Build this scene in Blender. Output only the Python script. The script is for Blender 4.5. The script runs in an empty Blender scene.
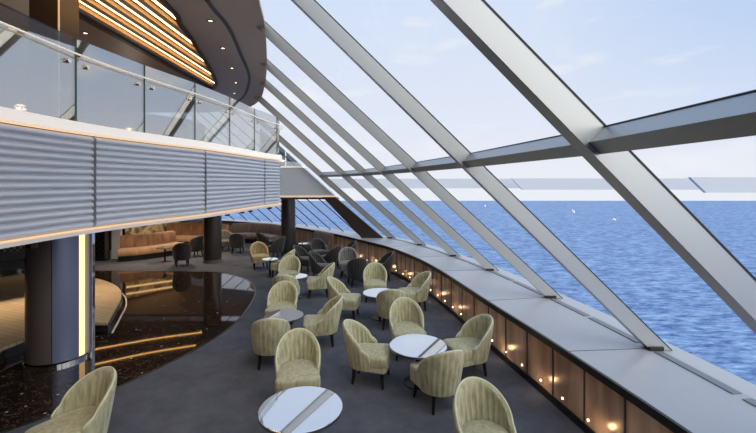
import bpy, bmesh, math, random
from mathutils import Vector, Matrix
random.seed(7)
S = bpy.context.scene
COL = S.collection
H = 3.0; F = 395.0; CX = 378.0; VY = 182.0
PI = math.pi

# ------------------------------------------------------------------ materials
def nodes(name):
    m = bpy.data.materials.new(name); m.use_nodes = True
    nt = m.node_tree; b = nt.nodes['Principled BSDF']
    return m, nt, b
def lin(c):
    f = lambda v: v/12.92 if v <= .04045 else ((v+.055)/1.055)**2.4
    return tuple(f(v/255) for v in c) + (1,)
def plain(name, rgb, rough=.5, metal=0, spec=.5, noise=0, nscale=20, bump=0, bscale=200, sheen=0, coat=0):
    m, nt, b = nodes(name)
    b.inputs['Roughness'].default_value = rough
    b.inputs['Metallic'].default_value = metal
    b.inputs['Specular IOR Level'].default_value = spec
    b.inputs['Sheen Weight'].default_value = sheen
    b.inputs['Coat Weight'].default_value = coat
    c = lin(rgb)
    tc = nt.nodes.new('ShaderNodeTexCoord')
    if noise:
        n = nt.nodes.new('ShaderNodeTexNoise'); n.inputs['Scale'].default_value = nscale; n.inputs['Detail'].default_value = 5
        r = nt.nodes.new('ShaderNodeMixRGB')
        r.inputs[1].default_value = tuple(v*(1-noise) for v in c[:3])+(1,)
        r.inputs[2].default_value = tuple(min(1, v*(1+noise)) for v in c[:3])+(1,)
        nt.links.new(tc.outputs['Object'], n.inputs['Vector'])
        nt.links.new(n.outputs['Fac'], r.inputs[0]); nt.links.new(r.outputs[0], b.inputs['Base Color'])
    else:
        b.inputs['Base Color'].default_value = c
    if bump:
        n2 = nt.nodes.new('ShaderNodeTexNoise'); n2.inputs['Scale'].default_value = bscale
        bp = nt.nodes.new('ShaderNodeBump'); bp.inputs['Strength'].default_value = bump; bp.inputs['Distance'].default_value = .01
        nt.links.new(tc.outputs['Object'], n2.inputs['Vector'])
        nt.links.new(n2.outputs['Fac'], bp.inputs['Height']); nt.links.new(bp.outputs[0], b.inputs['Normal'])
    return m
def emit(name, rgb, st):
    m, nt, b = nodes(name)
    b.inputs['Base Color'].default_value = (0, 0, 0, 1)
    b.inputs['Emission Color'].default_value = lin(rgb)
    b.inputs['Emission Strength'].default_value = st
    return m
def glassmat(name, refl, tint=(1, 1, 1), fres=True, rough=0.0, gcol=(.94, .97, 1)):
    m = bpy.data.materials.new(name); m.use_nodes = True
    nt = m.node_tree; nt.nodes.clear()
    o = nt.nodes.new('ShaderNodeOutputMaterial'); mx = nt.nodes.new('ShaderNodeMixShader')
    t = nt.nodes.new('ShaderNodeBsdfTransparent'); g = nt.nodes.new('ShaderNodeBsdfGlossy')
    t.inputs[0].default_value = tuple(tint)+(1,); g.inputs['Roughness'].default_value = rough
    g.inputs['Color'].default_value = tuple(gcol)+(1,)
    nt.links.new(t.outputs[0], mx.inputs[1]); nt.links.new(g.outputs[0], mx.inputs[2]); nt.links.new(mx.outputs[0], o.inputs[0])
    if fres:
        fr = nt.nodes.new('ShaderNodeFresnel'); fr.inputs[0].default_value = refl
        nt.links.new(fr.outputs[0], mx.inputs[0])
    else:
        mx.inputs[0].default_value = refl
    return m

M = {}
def velvet(name, c1, c2, sc=9):
    m, nt, b = nodes(name)
    tc = nt.nodes.new('ShaderNodeTexCoord'); mp = nt.nodes.new('ShaderNodeMapping')
    mp.inputs['Scale'].default_value = (sc, sc, sc*.25)
    n = nt.nodes.new('ShaderNodeTexNoise'); n.inputs['Scale'].default_value = 1.6; n.inputs['Detail'].default_value = 6; n.inputs['Roughness'].default_value = .6
    cr = nt.nodes.new('ShaderNodeValToRGB')
    cr.color_ramp.elements[0].position = .32; cr.color_ramp.elements[0].color = lin(c1)
    cr.color_ramp.elements[1].position = .68; cr.color_ramp.elements[1].color = lin(c2)
    nt.links.new(tc.outputs['Object'], mp.inputs[0]); nt.links.new(mp.outputs[0], n.inputs['Vector'])
    nt.links.new(n.outputs['Fac'], cr.inputs[0]); nt.links.new(cr.outputs[0], b.inputs['Base Color'])
    b.inputs['Roughness'].default_value = .85
    b.inputs['Sheen Weight'].default_value = .35; b.inputs['Sheen Roughness'].default_value = .4
    return m
M['green'] = velvet('olive_velvet', (140, 138, 110), (180, 178, 148), 12)
M['green_rim'] = plain('olive_lit_rim', (190, 192, 164), .7, sheen=.3)  # paler rim tones put the light on the chair rims into colour
M['charcoal'] = velvet('charcoal_velvet', (26, 26, 28), (48, 47, 49))
M['charcoal_rim'] = plain('charcoal_lit_rim', (84, 84, 84), .6)
M['grey_f'] = velvet('grey_velvet', (78, 80, 78), (112, 112, 106))
M['grey_rim'] = plain('grey_lit_rim', (150, 150, 140), .6)
M['gold'] = velvet('gold_velvet', (130, 116, 82), (170, 152, 112))
M['gold_rim'] = plain('gold_lit_rim', (184, 168, 126), .7)
M['orange_f'] = velvet('amber_velvet', (112, 80, 60), (152, 116, 86), 4)
M['amber_seat'] = velvet('amber_seat_velvet', (150, 114, 84), (184, 148, 112), 4)
M['brown_f'] = velvet('taupe_velvet', (90, 76, 66), (122, 106, 94), 4)
M['legwood'] = plain('ebonised_wood', (22, 20, 19), .35)
M['table_top'] = plain('glossy_white_glass', (226, 228, 232), .03, .88)
M['table_edge'] = plain('table_edge_metal', (120, 120, 118), .3, .9)
M['black_metal'] = plain('black_metal', (20, 20, 22), .3, .6)
M['counter'] = plain('counter_grey_stone', (160, 164, 171), .3, 0, noise=.05, nscale=8)
M['counter_edge'] = plain('counter_black_edge', (22, 20, 20), .35)
M['seam'] = plain('counter_seam', (80, 80, 82), .6)
M['vent'] = plain('vent_grille_grey', (130, 132, 136), .4, .5)
M['sill_white'] = plain('outer_sill_white', (176, 180, 184), .4)
M['mullion'] = plain('satin_champagne_aluminium', (176, 180, 182), .4, .85)
M['gasket'] = plain('black_gasket', (24, 26, 32), .5)
M['brace'] = plain('dark_brown_steel', (48, 38, 34), .4, .3)
M['fascia'] = plain('satin_grey_slat', (196, 200, 208), .42, .3)
M['fascia_back'] = plain('fascia_backing', (40, 40, 44), .5)
M['ledge'] = plain('white_ledge', (236, 234, 230), .3)
M['glow_white'] = plain('white_added_glow', (236, 234, 230), .3)
M['glow_white'].node_tree.nodes['Principled BSDF'].inputs['Emission Color'].default_value = lin((255, 240, 225))
M['glow_white'].node_tree.nodes['Principled BSDF'].inputs['Emission Strength'].default_value = .3  # glow put into the white surface to brighten it; no lamp behind
M['soffit_trim'] = plain('champagne_trim', (228, 218, 208), .35, .1)
M['ceil_brown'] = plain('taupe_ceiling', (180, 156, 136), .45, .0, noise=.04, nscale=3)
M['ceil_dark'] = plain('dark_groove', (66, 54, 47), .5)
M['fin'] = plain('ceiling_fin_brown', (206, 172, 128), .5)
M['led_warm'] = emit('warm_led', (255, 206, 140), 6)
M['led_peach'] = emit('peach_led', (255, 212, 168), 1.0)
M['led_white'] = emit('downlight_lens', (255, 232, 200), 5)
M['led_strip'] = emit('column_led', (255, 205, 140), 2.2)
M['puck'] = emit('puck_lens', (255, 214, 160), 7)
M['floor_led'] = emit('ceiling_line_light', (255, 190, 110), 6)
M['col_blue'] = plain('column_satin_bronze', (112, 122, 150), .3, .4)
M['col_brown'] = plain('column_brown_lacquer', (112, 100, 98), .3, .4)
M['chrome'] = plain('chrome', (225, 225, 228), .08, 1)
M['col_dark'] = plain('column_black_lacquer', (58, 55, 56), .22, .3)
M['dark_wall'] = plain('dark_wall_veneer', (66, 54, 48), .45, noise=.2, nscale=5)
M['grey_wall'] = plain('grey_panel', (186, 192, 200), .45, .1)
M['white_panel'] = plain('pale_panel', (190, 196, 208), .4)
M['white'] = plain('white_lacquer', (225, 225, 225), .35)
M['piano'] = plain('piano_black', (10, 10, 12), .08, coat=1)
M['ivory'] = plain('piano_keys', (230, 225, 210), .3)
M['ext_white'] = plain('exterior_white_paint', (206, 209, 212), .7, spec=.1)
M['glass'] = glassmat('window_glass', .02, (.99, 1, 1), False)
M['rail_glass'] = glassmat('balustrade_glass', .5, (.8, .84, .86), False, .02, (.86, .82, .76))
M['rail_edge'] = plain('green_glass_edge', (70, 98, 92), .15)
M['tri_glass'] = glassmat('partition_glass', .3, (.5, .55, .58), False, .05)

def copper():
    m, nt, b = nodes('copper_mirror_panel')
    tc = nt.nodes.new('ShaderNodeTexCoord'); mp = nt.nodes.new('ShaderNodeMapping'); mp.inputs['Scale'].default_value = (2.2, 2.2, .35)
    n = nt.nodes.new('ShaderNodeTexNoise'); n.inputs['Scale'].default_value = 2; n.inputs['Detail'].default_value = 4
    cr = nt.nodes.new('ShaderNodeValToRGB'); cr.color_ramp.elements[0].position = .35; cr.color_ramp.elements[0].color = lin((176, 142, 120))
    cr.color_ramp.elements[1].position = .65; cr.color_ramp.elements[1].color = lin((228, 196, 168))
    nt.links.new(tc.outputs['Object'], mp.inputs[0]); nt.links.new(mp.outputs[0], n.inputs['Vector']); nt.links.new(n.outputs['Fac'], cr.inputs[0])
    nt.links.new(cr.outputs[0], b.inputs['Base Color']); b.inputs['Metallic'].default_value = .3; b.inputs['Roughness'].default_value = .25
    return m
M['copper'] = copper()

def carpet():
    m, nt, b = nodes('slate_carpet')
    tc = nt.nodes.new('ShaderNodeTexCoord')
    n = nt.nodes.new('ShaderNodeTexNoise'); n.inputs['Scale'].default_value = 2.2; n.inputs['Detail'].default_value = 10; n.inputs['Roughness'].default_value = .75
    cr = nt.nodes.new('ShaderNodeValToRGB'); cr.color_ramp.elements[0].position = .3; cr.color_ramp.elements[0].color = lin((74, 77, 86))
    cr.color_ramp.elements[1].position = .7; cr.color_ramp.elements[1].color = lin((98, 101, 111))
    nt.links.new(tc.outputs['Object'], n.inputs['Vector']); nt.links.new(n.outputs['Fac'], cr.inputs[0]); nt.links.new(cr.outputs[0], b.inputs['Base Color'])
    b.inputs['Roughness'].default_value = .95; b.inputs['Specular IOR Level'].default_value = .15
    n2 = nt.nodes.new('ShaderNodeTexNoise'); n2.inputs['Scale'].default_value = 150
    bp = nt.nodes.new('ShaderNodeBump'); bp.inputs['Strength'].default_value = .5; bp.inputs['Distance'].default_value = .01
    nt.links.new(tc.outputs['Object'], n2.inputs['Vector']); nt.links.new(n2.outputs['Fac'], bp.inputs['Height']); nt.links.new(bp.outputs[0], b.inputs['Normal'])
    return m
M['carpet'] = carpet()
def marble():
    m, nt, b = nodes('black_marble_parquet')
    tc = nt.nodes.new('ShaderNodeTexCoord')
    mp = nt.nodes.new('ShaderNodeMapping'); mp.inputs['Rotation'].default_value = (0, 0, .7)
    nt.links.new(tc.outputs['Object'], mp.inputs[0])
    br = nt.nodes.new('ShaderNodeTexBrick'); br.offset = 0
    br.inputs['Color1'].default_value = lin((30, 23, 20)); br.inputs['Color2'].default_value = lin((40, 30, 25)); br.inputs['Mortar'].default_value = lin((66, 52, 43))
    br.inputs['Scale'].default_value = 1; br.inputs['Mortar Size'].default_value = .006; br.inputs['Brick Width'].default_value = .6; br.inputs['Row Height'].default_value = .6
    nt.links.new(mp.outputs[0], br.inputs['Vector'])
    n = nt.nodes.new('ShaderNodeTexNoise'); n.inputs['Scale'].default_value = 5; n.inputs['Detail'].default_value = 9; n.inputs['Distortion'].default_value = 1.6
    nt.links.new(tc.outputs['Object'], n.inputs['Vector'])
    cr = nt.nodes.new('ShaderNodeValToRGB'); cr.color_ramp.elements[0].position = .485; cr.color_ramp.elements[0].color = (0, 0, 0, 1)
    e = cr.color_ramp.elements.new(.5); e.color = (.5, .5, .5, 1); cr.color_ramp.elements[2].position = .515; cr.color_ramp.elements[2].color = (0, 0, 0, 1)
    nt.links.new(n.outputs['Fac'], cr.inputs[0])
    mx = nt.nodes.new('ShaderNodeMixRGB'); mx.inputs[2].default_value = lin((150, 122, 98))
    nt.links.new(cr.outputs[0], mx.inputs[0]); nt.links.new(br.outputs['Color'], mx.inputs[1])
    v = nt.nodes.new('ShaderNodeTexVoronoi'); v.inputs['Scale'].default_value = 4.0
    nt.links.new(tc.outputs['Object'], v.inputs['Vector'])
    lt = nt.nodes.new('ShaderNodeMath'); lt.operation = 'LESS_THAN'; lt.inputs[1].default_value = .07
    nt.links.new(v.outputs['Distance'], lt.inputs[0])
    mx2 = nt.nodes.new('ShaderNodeMixRGB'); mx2.inputs[2].default_value = lin((190, 178, 160))
    nt.links.new(lt.outputs[0], mx2.inputs[0]); nt.links.new(mx.outputs[0], mx2.inputs[1]); nt.links.new(mx2.outputs[0], b.inputs['Base Color'])
    b.inputs['Roughness'].default_value = .035; b.inputs['Specular IOR Level'].default_value = .5
    return m
M['marble'] = marble()
def oak():
    m, nt, b = nodes('pale_oak_boards')
    tc = nt.nodes.new('ShaderNodeTexCoord'); mp = nt.nodes.new('ShaderNodeMapping'); mp.inputs['Rotation'].default_value = (0, 0, .35)
    nt.links.new(tc.outputs['Object'], mp.inputs[0])
    br = nt.nodes.new('ShaderNodeTexBrick'); br.inputs['Color1'].default_value = lin((214, 194, 160)); br.inputs['Color2'].default_value = lin((200, 180, 148)); br.inputs['Mortar'].default_value = lin((120, 98, 74))
    br.inputs['Scale'].default_value = 1; br.inputs['Mortar Size'].default_value = .004; br.inputs['Brick Width'].default_value = 1.6; br.inputs['Row Height'].default_value = .12
    nt.links.new(mp.outputs[0], br.inputs['Vector']); nt.links.new(br.outputs['Color'], b.inputs['Base Color']); b.inputs['Roughness'].default_value = .3
    return m
M['oak'] = oak()
def sea():
    m, nt, b = nodes('open_sea_water')
    tc = nt.nodes.new('ShaderNodeTexCoord')
    mp = nt.nodes.new('ShaderNodeMapping'); mp.inputs['Scale'].default_value = (.26, .75, .2)
    nt.links.new(tc.outputs['Object'], mp.inputs[0])
    n = nt.nodes.new('ShaderNodeTexNoise'); n.inputs['Scale'].default_value = 1.0; n.inputs['Detail'].default_value = 9; n.inputs['Roughness'].default_value = .68
    nt.links.new(mp.outputs[0], n.inputs['Vector'])
    cr = nt.nodes.new('ShaderNodeValToRGB'); cr.color_ramp.elements[0].position = .38; cr.color_ramp.elements[0].color = lin((28, 80, 150))
    cr.color_ramp.elements[1].position = .70; cr.color_ramp.elements[1].color = lin((168, 204, 236))  # pale end paints wave highlights into the water colour
    nt.links.new(n.outputs['Fac'], cr.inputs[0]); nt.links.new(cr.outputs[0], b.inputs['Base Color'])
    b.inputs['Roughness'].default_value = .45; b.inputs['Specular IOR Level'].default_value = .25
    bp = nt.nodes.new('ShaderNodeBump'); bp.inputs['Strength'].default_value = .6; bp.inputs['Distance'].default_value = .8
    nt.links.new(n.outputs['Fac'], bp.inputs['Height']); nt.links.new(bp.outputs[0], b.inputs['Normal'])
    return m
M['sea'] = sea()
def lattice():
    m, nt, b = nodes('pale_lattice_screen')
    tc = nt.nodes.new('ShaderNodeTexCoord')
    c = nt.nodes.new('ShaderNodeTexChecker'); c.inputs['Scale'].default_value = 9
    c.inputs[1].default_value = lin((200, 196, 190)); c.inputs[2].default_value = lin((110, 106, 104))
    nt.links.new(tc.outputs['Object'], c.inputs['Vector']); nt.links.new(c.outputs['Color'], b.inputs['Base Color'])
    return m
M['lattice'] = lattice()
def art():
    m, nt, b = nodes('abstract_gold_wall_panel')
    tc = nt.nodes.new('ShaderNodeTexCoord'); n = nt.nodes.new('ShaderNodeTexNoise'); n.inputs['Scale'].default_value = 1.3; n.inputs['Distortion'].default_value = 2
    cr = nt.nodes.new('ShaderNodeValToRGB'); cr.color_ramp.elements[0].position = .4; cr.color_ramp.elements[0].color = lin((104, 92, 56))
    cr.color_ramp.elements[1].position = .6; cr.color_ramp.elements[1].color = lin((206, 190, 150))
    nt.links.new(tc.outputs['Object'], n.inputs['Vector']); nt.links.new(n.outputs['Fac'], cr.inputs[0]); nt.links.new(cr.outputs[0], b.inputs['Base Color'])
    return m
M['art'] = art()

# ------------------------------------------------------------------ helpers
def link_mesh(name, bm, mat, parent=None, smooth=None, kind=None):
    bmesh.ops.remove_doubles(bm, verts=bm.verts, dist=1e-5)
    bmesh.ops.recalc_face_normals(bm, faces=bm.faces)
    me = bpy.data.meshes.new(name); bm.to_mesh(me); bm.free()
    o = bpy.data.objects.new(name, me); COL.objects.link(o)
    for m_ in (mat if isinstance(mat, (list, tuple)) else [mat]): me.materials.append(M[m_])
    if smooth is not None:
        me.shade_smooth()
        if smooth < 3:
            me.set_sharp_from_angle(angle=smooth)
    if parent: o.parent = parent
    if kind: o['kind'] = kind
    return o
def tag(o, label, cat, group=None, kind=None):
    o['label'] = label; o['category'] = cat
    if group: o['group'] = group
    if kind: o['kind'] = kind
    return o
def empty(name, loc=(0, 0, 0), rz=0, kind=None):
    o = bpy.data.objects.new(name, None); COL.objects.link(o); o.location = loc; o.rotation_euler = (0, 0, rz)
    o.empty_display_size = .1
    if kind: o['kind'] = kind
    return o
def copy_tree(o, parent=None):
    c = o.copy(); COL.objects.link(c)
    if parent: c.parent = parent
    for ch in [x for x in KIDS.get(o.name, [])]:
        copy_tree(ch, c)
    return c
KIDS = {}
def index_kids(o):
    KIDS[o.name] = list(o.children)
    for c in o.children: index_kids(c)

def box(bm, x0, x1, y0, y1, z0, z1):
    v = [bm.verts.new(p) for p in ((x0, y0, z0), (x1, y0, z0), (x1, y1, z0), (x0, y1, z0), (x0, y0, z1), (x1, y0, z1), (x1, y1, z1), (x0, y1, z1))]
    for f in ((0, 3, 2, 1), (4, 5, 6, 7), (0, 1, 5, 4), (1, 2, 6, 5), (2, 3, 7, 6), (3, 0, 4, 7)): bm.faces.new([v[i] for i in f])
def hexa(bm, a, b):   # two quads of 4 points each
    va = [bm.verts.new(p) for p in a]; vb = [bm.verts.new(p) for p in b]
    bm.faces.new(va[::-1]); bm.faces.new(vb)
    for i in range(4):
        j = (i+1) % 4; bm.faces.new((va[i], va[j], vb[j], vb[i]))
def bar(bm, p, q, w, h, up=(0, 0, 1)):
    p, q, up = Vector(p), Vector(q), Vector(up)
    d = (q-p).normalized(); s = d.cross(up).normalized(); u = s.cross(d)
    c = [(-1, -1), (1, -1), (1, 1), (-1, 1)]
    hexa(bm, [p+s*a*w/2+u*b*h/2 for a, b in c], [q+s*a*w/2+u*b*h/2 for a, b in c])
def lathe(bm, prof, c=(0, 0, 0), n=32):
    rings = []
    for r, z in prof:
        if r < 1e-6: rings.append([bm.verts.new((c[0], c[1], c[2]+z))]); continue
        rings.append([bm.verts.new((c[0]+r*math.cos(2*PI*i/n), c[1]+r*math.sin(2*PI*i/n), c[2]+z)) for i in range(n)])
    for a, b in zip(rings, rings[1:]):
        for i in range(n):
            j = (i+1) % n
            if len(a) == 1: bm.faces.new((a[0], b[i], b[j]))
            elif len(b) == 1: bm.faces.new((a[i], a[j], b[0]))
            else: bm.faces.new((a[i], a[j], b[j], b[i]))
def tube(bm, pts, r, n=8, caps=True):
    pts = [Vector(p) for p in pts]; rings = []
    for i, p in enumerate(pts):
        d = (pts[min(i+1, len(pts)-1)]-pts[max(i-1, 0)]).normalized()
        up = Vector((0, 0, 1)) if abs(d.z) < .9 else Vector((1, 0, 0))
        s = d.cross(up).normalized(); u = s.cross(d)
        rr = r[i] if isinstance(r, (list, tuple)) else r
        rings.append([bm.verts.new(p+(s*math.cos(2*PI*k/n)+u*math.sin(2*PI*k/n))*rr) for k in range(n)])
    for a, b in zip(rings, rings[1:]):
        for i in range(n):
            j = (i+1) % n; bm.faces.new((a[i], a[j], b[j], b[i]))
    if caps: bm.faces.new(rings[0][::-1]); bm.faces.new(rings[-1])
def prism(bm, poly, z0, z1):
    a = [bm.verts.new((x, y, z0)) for x, y in poly]; b = [bm.verts.new((x, y, z1)) for x, y in poly]
    f1 = bm.faces.new(a[::-1]); f2 = bm.faces.new(b)
    n = len(poly)
    for i in range(n): bm.faces.new((a[i], a[(i+1) % n], b[(i+1) % n], b[i]))
    bmesh.ops.triangulate(bm, faces=[f1, f2])
def crom(P, per=8):
    P = [Vector(p) for p in P]; out = []
    Q = [P[0]*2-P[1]]+P+[P[-1]*2-P[-2]]
    for i in range(1, len(Q)-2):
        for k in range(per):
            t = k/per; a, b, c, d = Q[i-1:i+3]
            out.append(.5*((2*b)+(c-a)*t+(2*a-5*b+4*c-d)*t*t+(3*b-a-3*c+d)*t**3))
    out.append(P[-1]); return out
def sweep(bm, path, prof, closed=True, caps=True):
    """path: list of 2D Vectors; prof: (offset to the right of travel, z)"""
    rings = []
    for i, p in enumerate(path):
        d = (path[min(i+1, len(path)-1)]-path[max(i-1, 0)]); d = Vector((d[0], d[1])).normalized()
        nrm = Vector((d.y, -d.x))
        rings.append([bm.verts.new((p[0]+nrm.x*o, p[1]+nrm.y*o, z)) for o, z in prof])
    n = len(prof)
    for a, b in zip(rings, rings[1:]):
        for i in range(n if closed else n-1):
            j = (i+1) % n; bm.faces.new((a[i], a[j], b[j], b[i]))
    if caps and closed:
        bmesh.ops.triangulate(bm, faces=[bm.faces.new(rings[0][::-1]), bm.faces.new(rings[-1])])
def rect(o0, o1, z0, z1): return [(o0, z0), (o1, z0), (o1, z1), (o0, z1)]

# ------------------------------------------------------------------ window wall and counter
PAIRS = [((2.70, -7), (3.6, -7)), ((2.85, -4), (3.75, -4)), ((2.9, -1.7), (3.80, -1.7)), ((2.88, .35), (3.85, .3)),
         ((2.75, 2.7), (3.79, 2.66)), ((2.40, 4.97), (3.58, 5.07)), ((1.98, 7.1), (3.24, 7.31)), ((1.53, 9.5), (2.76, 9.56)),
         ((1.08, 11.2), (2.22, 11.37)), ((.35, 13.0), (1.47, 13.35)), ((-.5, 14.35), (.52, 15.0)), ((-1.60, 16.05), (-1.05, 16.55)),
         ((-2.75, 17.4), (-2.35, 17.95)), ((-4.2, 18.95), (-3.8, 19.5)), ((-6.3, 20.6), (-6.0, 21.2)), ((-8.65, 21.8), (-8.5, 22.45)), ((-11, 22.6), (-11, 23.3))]
ZC = .87
PER = 6
inner = crom([p[0] for p in PAIRS], PER); outer = crom([p[1] for p in PAIRS], PER)
LEAN = [.98, .98, .98, .98, .975, 1.02, 1.075, 1.095, 1.10, 1.108, 1.126, 1.13, 1.13, 1.13, 1.13, 1.13, 1.13]
ZTOP = 5.85

cnt = empty('window_counter', (0, 0, 0))
tag(cnt, 'long curved grey counter with black edge below the slanting windows, copper front', 'counter')
bm = bmesh.new()
a0 = [bm.verts.new((p.x, p.y, ZC)) for p in inner]; a1 = [bm.verts.new((p.x, p.y, ZC)) for p in outer]
for i in range(len(a0)-1): bm.faces.new((a0[i], a1[i], a1[i+1], a0[i+1]))
r = bmesh.ops.extrude_face_region(bm, geom=bm.faces[:])
for v in [g for g in r['geom'] if isinstance(g, bmesh.types.BMVert)]: v.co.z -= .03
link_mesh('worktop', bm, 'counter', cnt)
bm = bmesh.new(); sweep(bm, inner, rect(-.035, .0, ZC-.085, ZC+.004)); link_mesh('edge_band', bm, 'counter_edge', cnt)
front = [Vector((p.x, p.y)) for p in inner]
bm = bmesh.new(); sweep(bm, front, rect(.05, .12, .1, ZC-.03)); link_mesh('front_panel', bm, 'copper', cnt)
bm = bmesh.new(); sweep(bm, front, rect(.03, .14, 0, .1)); link_mesh('plinth', bm, 'counter_edge', cnt)
# vertical joints on the copper front, seams on the worktop
def at_len(path, step, start=0):
    out = []; acc = -start
    for a, b in zip(path, path[1:]):
        L = (b-a).length; d = (b-a)/L
        while acc+L >= 0 and acc <= 0 or (acc <= 0 <= acc+L):
            t = -acc
            if t > L: break
            out.append((a+d*t, d)); acc -= step
            if acc+L < 0: break
        acc += L
    return out
def resample(path, step):
    out = []; need = 0.0
    for a, b in zip(path, path[1:]):
        L = (b-a).length; d = (b-a)/L; t = need
        while t < L: out.append((a+d*t, d)); t += step
        need = t-L
    return out
bm = bmesh.new()
for p, d in resample(front, .62):
    n = Vector((d.y, -d.x))
    q = p+n*.045
    bar(bm, (q.x, q.y, .1), (q.x, q.y, ZC-.085), .012, .02, up=(d.x, d.y, 0))
link_mesh('panel_joint', bm, 'ceil_dark', cnt)['kind'] = 'stuff'
for k in range(3, 11):
    a, b = Vector(PAIRS[k][0]), Vector(PAIRS[k][1])
    bm = bmesh.new(); bar(bm, (a.x, a.y, ZC+.001), (b.x, b.y, ZC+.001), .012, .003); link_mesh('worktop_seam', bm, 'seam', cnt)
for k in range(3, 10):
    a, b = Vector(PAIRS[k][1]), Vector(PAIRS[k+1][1])
    i0 = k*PER
    for (f0, f1) in ((.08, .5), (.54, .95)):
        sub = [outer[i0+int(round(f0*PER*1.0))+j] for j in range(0, max(2, int(round((f1-f0)*PER))+1))] if False else None
        seg = []
        for j in range(5):
            u = (f0+(f1-f0)*j/4)*PER; ii = int(u); ff = u-ii
            seg.append(outer[i0+ii].lerp(outer[min(i0+ii+1, len(outer)-1)], ff))
        bm = bmesh.new(); sweep(bm, seg, rect(-.14, -.04, ZC, ZC+.012)); link_mesh('air_vent', bm, 'vent', cnt)
# small warm uplights along the foot of the front
for p, d in resample([v for v in front if 2.0 < v.y < 17], .48):
    n = Vector((-d.y, d.x)); q = p+n*-.052
    bm = bmesh.new()
    m_ = Matrix.Translation((q.x+n.x*.004, q.y+n.y*.004, .17)) @ n.to_3d().to_track_quat('Z', 'Y').to_matrix().to_4x4()
    bmesh.ops.create_cone(bm, cap_ends=True, segments=14, radius1=.016, radius2=.013, depth=.016, matrix=m_)
    link_mesh('spot_lens', bm, 'puck', cnt)
# real warm lamps under the nosing
for k, (p, d) in enumerate(resample([v for v in front if 2.0 < v.y < 17], 1.1)):
    n = Vector((-d.y, d.x))
    L = bpy.data.lights.new('counter_lamp', 'POINT'); L.energy = .9; L.color = (1, .70, .42); L.shadow_soft_size = .03
    o = bpy.data.objects.new('counter_lamp', L); o.location = (p.x+n.x*.1, p.y+n.y*.1, .2); COL.objects.link(o)

bm = bmesh.new(); sweep(bm, outer, rect(0, .30, ZC-.06, ZC-.01)); tag(link_mesh('trim_1', bm, 'sill_white', kind='structure'), 'white ledge outside the glass', 'ledge')
bm = bmesh.new(); sweep(bm, outer, rect(.0, .08, -1.5, ZC-.06)); link_mesh('wall_window_side', bm, 'ext_white', kind='structure')

def mull(p, t, w, d0, d1, mat, parent, name, z0=ZC, z1=ZTOP+.5):
    n = Vector((1, 0, t)).normalized()
    B = Vector((p[0]-t*(z0-ZC), p[1], z0)); T = Vector((p[0]-t*(z1-ZC), p[1], z1))
    bm = bmesh.new(); Y = Vector((0, 1, 0))
    # ends cut level
    def ring(C):
        out = []
        for a, b in ((-1, d0), (1, d0), (1, d1), (-1, d1)):
            out.append(C+Y*a*w/2+Vector((b*n.length/n.x if False else b/n.z*1.0 if False else b*math.sqrt(1+t*t), 0, 0)))
        return out
    hexa(bm, ring(B), ring(T)); return link_mesh(name, bm, mat, parent, kind='structure')
def glass_quad(bm, p, tp, q, tq, z0, z1, off):
    def P(c, t, z): return (c[0]-t*(z-ZC)+off, c[1], z)
    v = [bm.verts.new(x) for x in (P(p, tp, z0), P(q, tq, z0), P(q, tq, z1), P(p, tp, z1))]; bm.faces.new(v)
bays = []
for k in range(0, 11): bays.append((PAIRS[k][1], LEAN[k]))
ZT = 3.26
n_ = 0
for k in range(len(bays)):
    n_ += 1
    e = empty('window_%d' % n_, (0, 0, 0), kind='structure')
    (p, t) = bays[k]
    mull(p, t, .15, -.09, .09, 'mullion', e, 'mullion')
    mull(p, t, .16, .09, .102, 'gasket', e, 'gasket')
    bm = bmesh.new(); box(bm, p[0]-.16, p[0]+.02, p[1]-.10, p[1]+.0, ZC+.001, ZC+.05); link_mesh('foot_shadow_box', bm, 'gasket', e, kind='structure')  # black box stands in for the shadow at the mullion's foot
    if k+1 < len(bays):
        q, tq = bays[k+1]
        seg = outer[k*PER:(k+1)*PER+1]
        for nm, z0, z1 in (('lower_pane', ZC, ZT), ('upper_pane', ZT, ZTOP+.5)):
            bm = bmesh.new()
            for j in range(PER):
                ta = t+(tq-t)*j/PER; tb = t+(tq-t)*(j+1)/PER
                glass_quad(bm, seg[j], ta, seg[j+1], tb, z0, z1, .14)
            link_mesh(nm, bm, 'glass', e, kind='structure')
        # transom
        nn = Vector((1, 0, t)).normalized(); dd = Vector((-t, 0, 1)).normalized()
        bm = bmesh.new(); bm2 = bmesh.new()
        def C(c, tt): return Vector((c[0]-tt*(ZT-ZC), c[1], ZT))
        A, B_ = C(p, t), C(q, tq)
        hexa(bm, [A+nn*(a*.07+.01)+dd*(b*.055+.004) for a, b in ((-1, -1), (1, -1), (1, 1), (-1, 1))], [B_+nn*(a*.07+.01)+dd*(b*.055+.004) for a, b in ((-1, -1), (1, -1), (1, 1), (-1, 1))])
        link_mesh('transom', bm, 'mullion', e, kind='structure')
        hexa(bm2, [A+nn*(.08+.005*(a+1))+dd*(b*.06+.004) for a, b in ((-1, -1), (1, -1), (1, 1), (-1, 1))], [B_+nn*(.08+.005*(a+1))+dd*(b*.06+.004) for a, b in ((-1, -1), (1, -1), (1, 1), (-1, 1))])
        link_mesh('transom_gasket', bm2, 'gasket', e, kind='structure')
# far windows with thin bars
i0 = 10*PER
far = resample(outer[i0:], .95)[1:]
e = empty('window_%d' % (n_+1), kind='structure')
for p, d in far:
    if p.x < -10: continue
    mull(p, 1.13, .035, -.02, .02, 'seam', e, 'glazing_bar')
bm = bmesh.new()
for j in range(i0, len(outer)-1): glass_quad(bm, outer[j], 1.13, outer[j+1], 1.13, ZC, ZTOP+.3, .05)
link_mesh('pane', bm, 'glass', e, kind='structure')
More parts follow.
